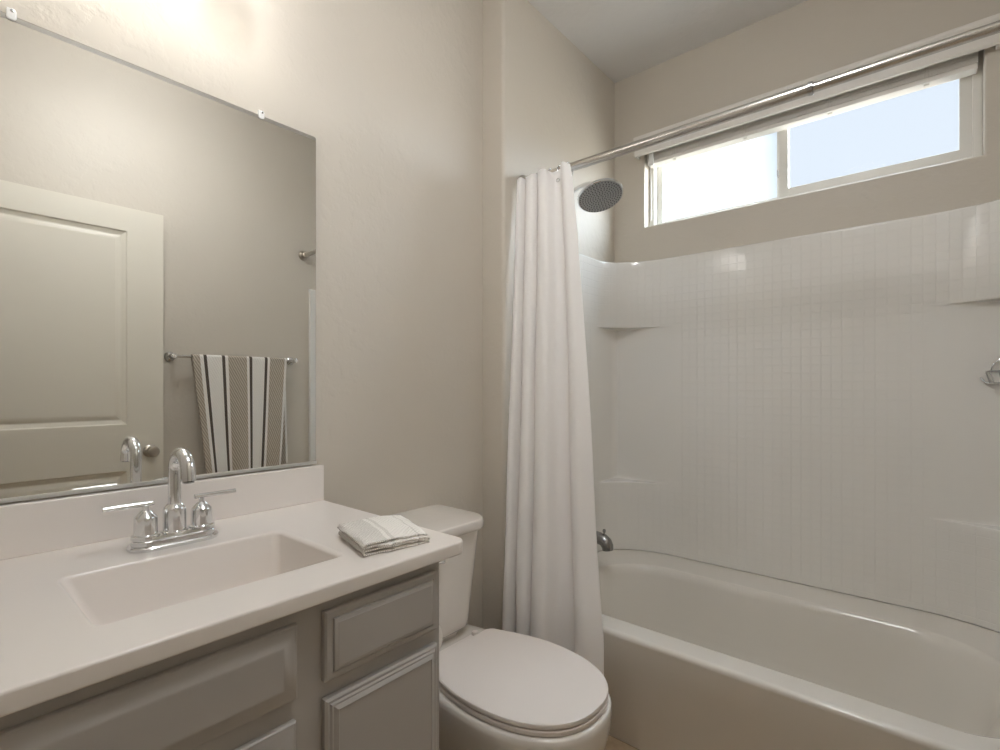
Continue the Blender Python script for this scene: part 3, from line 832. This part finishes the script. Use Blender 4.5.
def tk(hw, y0, z, r=.035): return at_z(rrect(TX-hw, TX+hw, y0, YB-.004, (r, r, .012, .012), 8, 4), z)
loft(bm, [tk(.085, 1.150, .398, .02), tk(.090, 1.146, .418, .02), tk(.104, 1.132, .424, .03), tk(.114, 1.124, .433, .035), tk(.120, 1.118, .455, .045), tk(.141, 1.106, .62, .055), tk(.157, 1.100, .735, .06)], True, True, True)
part('tank', bm, 'china', to)
bm = NB()
loft(bm, [tk(.160, 1.095, .735, .065), tk(.168, 1.087, .738, .07), tk(.172, 1.083, .745, .075), tk(.172, 1.083, .760, .075), tk(.169, 1.086, .767, .072), tk(.162, 1.093, .771, .066), tk(.08, 1.17, .7725, .03)], True, True, True)
part('tank_lid', bm, 'china', to)
bm = NB(); lathe(bm, [(.010, 0), (.010, .010), (.007, .012)], (TX-.105, 1.0995, .690), (0, -1, 0), 16)
tube(bm, [(TX-.105, 1.084, .690), (TX-.075, 1.082, .687), (TX-.045, 1.084, .680)], [.006, .005, .007], 12); part('flush_lever', bm, 'chrome', to, 'chrome flush lever')

# ---------------------------------------------------------------- toilet paper on the side of the vanity
tpx, tpz = .770, .602
tp = thing('toilet_paper_holder', 'chrome toilet paper holder on the side of the vanity cabinet', 'toilet paper holder', (VX1, .92, tpz))
bm = NB()
bm.free()
for y in (.862, .988):
    bm = NB(); lathe(bm, [(.016, .0005), (.016, .006), (.008, .010), (.0065, .057)], (VX1, y, tpz), (1, 0, 0), 18); part('post', bm, 'chrome', tp)
bm = NB(); tube(bm, [(tpx, .862, tpz), (tpx, .988, tpz)], .006, 14); part('roller', bm, 'chrome', tp)
bm = NB(); lathe(bm, [(.0062, 0), (.047, 0), (.0485, .002), (.0485, .098), (.047, .100), (.020, .100), (.020, 0)], (tpx, .875, tpz), (0, 1, 0), 40, cap=False)
solo('toilet_paper_roll', bm, 'paper', 'white toilet paper roll peeking out behind the vanity edge', 'toilet paper', (tpx, .925, tpz))

# ---------------------------------------------------------------- door, standing open against the front wall (seen in the mirror)
DX0, DX1, DZ0, DZ1, DYF = -.03, .825, .012, 2.035, -.236
PX0, PX1 = DX0+.145, DX1-.147
PZ = ((1.006, 1.925), (.16, .79))
bm = NB()
box(bm, (DX0, DYF-.034, DZ0), (DX1, DYF-.012, DZ1))
for a, b in ((DX0, PX0), (PX1, DX1)): box(bm, (a, DYF-.0121, DZ0), (b, DYF, DZ1))
for a, b in ((PZ[0][1], DZ1), (PZ[1][1], PZ[0][0]), (DZ0, PZ[1][0])): box(bm, (PX0-.0001, DYF-.0121, a), (PX1+.0001, DYF, b))
door = struct('door_1', bm, 'doorpaint', 'cream two-panel door standing open, reflected in mirror', smooth=False)
for z0, z1 in PZ:
    bm = NB()
    steps = [(0, 0), (.003, -.001), (.006, -.005), (.022, -.0105), (.027, -.0105), (.046, -.0035), (.050, -.0030)]
    loft(bm, [[(PX0+i, DYF+d, z0+i), (PX1-i, DYF+d, z0+i), (PX1-i, DYF+d, z1-i), (PX0+i, DYF+d, z1-i)] for i, d in steps], True, False, True)
    o = link('panel', bm, 'doorpaint', (0, 0, 0), True, 15); o.parent = door
bm = NB(); lathe(bm, [(.030, .0005), (.030, .004), (.024, .010), (.011, .014), (.010, .030), (.016, .036), (.0255, .046), (.0265, .054), (.022, .062), (.010, .066)], (.768, DYF, .874), (0, 1, 0), 32)
o = link('door_knob', bm, 'nickel', (0, 0, 0)); o.parent = door; o['label'] = 'satin nickel door knob'
bm = NB()
for z in (.25, 1.02, 1.80): tube(bm, [(DX0-.004, DYF-.006, z), (DX0-.004, DYF-.006, z+.09)], .006, 10)
o = link('hinge', bm, 'nickel', (0, 0, 0)); o.parent = door

# ---------------------------------------------------------------- towel bar and towel (seen in the mirror)
BZ, BY = 1.340, -.222
tb = thing('towel_bar', 'chrome towel bar on the wall facing the mirror', 'towel bar', (1.17, YF, BZ))
for x in (.866, 1.500):
    bm = NB(); lathe(bm, [(.025, .0005), (.025, .005), (.021, .010), (.013, .016), (.009, .022), (.009, .052), (.013, .056), (.0145, .065), (.013, .074), (.006, .078)], (x, YF, BZ), (0, 1, 0), 26); part('post', bm, 'chrome', tb)
bm = NB(); tube(bm, [(.866, BY, BZ), (1.500, BY, BZ)], .0075, 16); part('bar', bm, 'chrome', tb)
bm = NB(); uvl = bm.loops.layers.uv.new('UVMap')
TXA, TXB = .945, 1.443
path = []   # (y, z, k) front foot up over bar, down the back
rb = .0115
for i in range(31): path.append((BY + rb, .66 + (BZ-.66)*i/30))
for p in arc((0, BY, BZ), rb, 0, PI, 8, (0, 1, 0), (0, 0, 1))[1:]: path.append((p.y, p.z))
for i in range(1, 31): path.append((BY - rb, BZ - (BZ-.735)*i/30))
g = []; NX = 60
for k, (y, z) in enumerate(path):
    row = []
    drop = max(0, (BZ - z))
    for i in range(NX+1):
        t = i/NX; x = TXA + (TXB-TXA)*t
        fr = k < 35
        cen = .5*(TXA+TXB)
        if fr: x += drop*(.10*(1-t) - .075*t)
        else: x += drop*(.025 + .13*(1-t))
        fold = .012*drop/.6*math.sin(2*PI*(t*2.3+.1)) + .004*drop*math.sin(2*PI*(t*5.1+.3+z))
        yy = y + (fold + .012*drop if fr else max(fold, -.02)*.3)
        row.append(bm.verts.new((x, max(yy, YF+.006), z)))
    g.append(row)
ac = [0]
for a, b in zip(path, path[1:]): ac.append(ac[-1] + math.hypot(b[0]-a[0], b[1]-a[1]))
for k in range(len(path)-1):
    for i in range(NX):
        f = bm.faces.new((g[k][i], g[k][i+1], g[k+1][i+1], g[k+1][i]))
        for lpp, (kk, ii) in zip(f.loops, ((k, i), (k, i+1), (k+1, i+1), (k+1, i))): lpp[uvl].uv = (ii/NX, ac[kk])
tw = solo('bath_towel', bm, 'stripe', 'taupe and white striped towel hung over the towel bar, seen in mirror', 'towel', (1.2, BY, .66), sharp=180)
md = tw.modifiers.new('Solidify', 'SOLIDIFY'); md.thickness = .004; md.offset = 0

# ---------------------------------------------------------------- lamps
va = thing('vanity_light', 'three-shade vanity light on wall above the mirror, out of frame', 'wall lamp', (.40, YB, 2.22))
bm = NB(); box(bm, (.11, YB-.022, 2.22), (.63, YB-.0005, 2.32), .004); part('back_plate', bm, 'nickel', va)
for x in (.20, .37, .54):
    bm = NB(); tube(bm, [(x, YB-.02, 2.26), (x, YB-.08, 2.30), (x, YB-.125, 2.305), (x, YB-.13, 2.297)], .008, 12); part('arm', bm, 'nickel', va)
    bm = NB(); lathe(bm, [(.018, .150), (.034, .146), (.044, .125), (.052, .07), (.056, 0), (.0535, 0), (.050, .07), (.042, .123), (.018, .146)], (x, YB-.13, 2.15), (0, 0, 1), 28, cap=False); part('lamp_shade', bm, 'glow', va)
cl_ = thing('ceiling_fill_light', 'round semi-flush fill light added on the ceiling, out of frame', 'fill lamp', (.66, .36, ZC))  # invented fixture, never in view: added to brighten the bathroom
bm = NB(); lathe(bm, [(.070, 0), (.070, -.012), (.020, -.020), (.012, -.030), (.012, -.090)], (.66, .36, ZC-.0005), (0, 0, 1), 32); part('canopy', bm, 'nickel', cl_)
bm = NB(); lathe(bm, [(.012, -.088), (.090, -.092), (.150, -.105), (.155, -.115), (.150, -.135), (.120, -.165), (.070, -.185), (.001, -.192)], (.66, .36, ZC), (0, 0, 1), 40); part('diffuser', bm, 'glowceil', cl_)
hl = thing('hall_fill_light', 'round flush fill light added on the hall ceiling, unseen behind the doorway', 'fill lamp', (-.85, .30, ZC))  # unseen hall fixture, added as weak fill through the doorway
bm = NB(); lathe(bm, [(.180, 0), (.180, -.018), (.165, -.022)], (-.85, .30, ZC-.0005), (0, 0, 1), 40); part('frame', bm, 'trim', hl)
bm = NB(); lathe(bm, [(.163, -.020), (.15, -.045), (.10, -.065), (.05, -.075), (.001, -.077)], (-.85, .30, ZC), (0, 0, 1), 40); part('diffuser', bm, 'glowhall', hl)
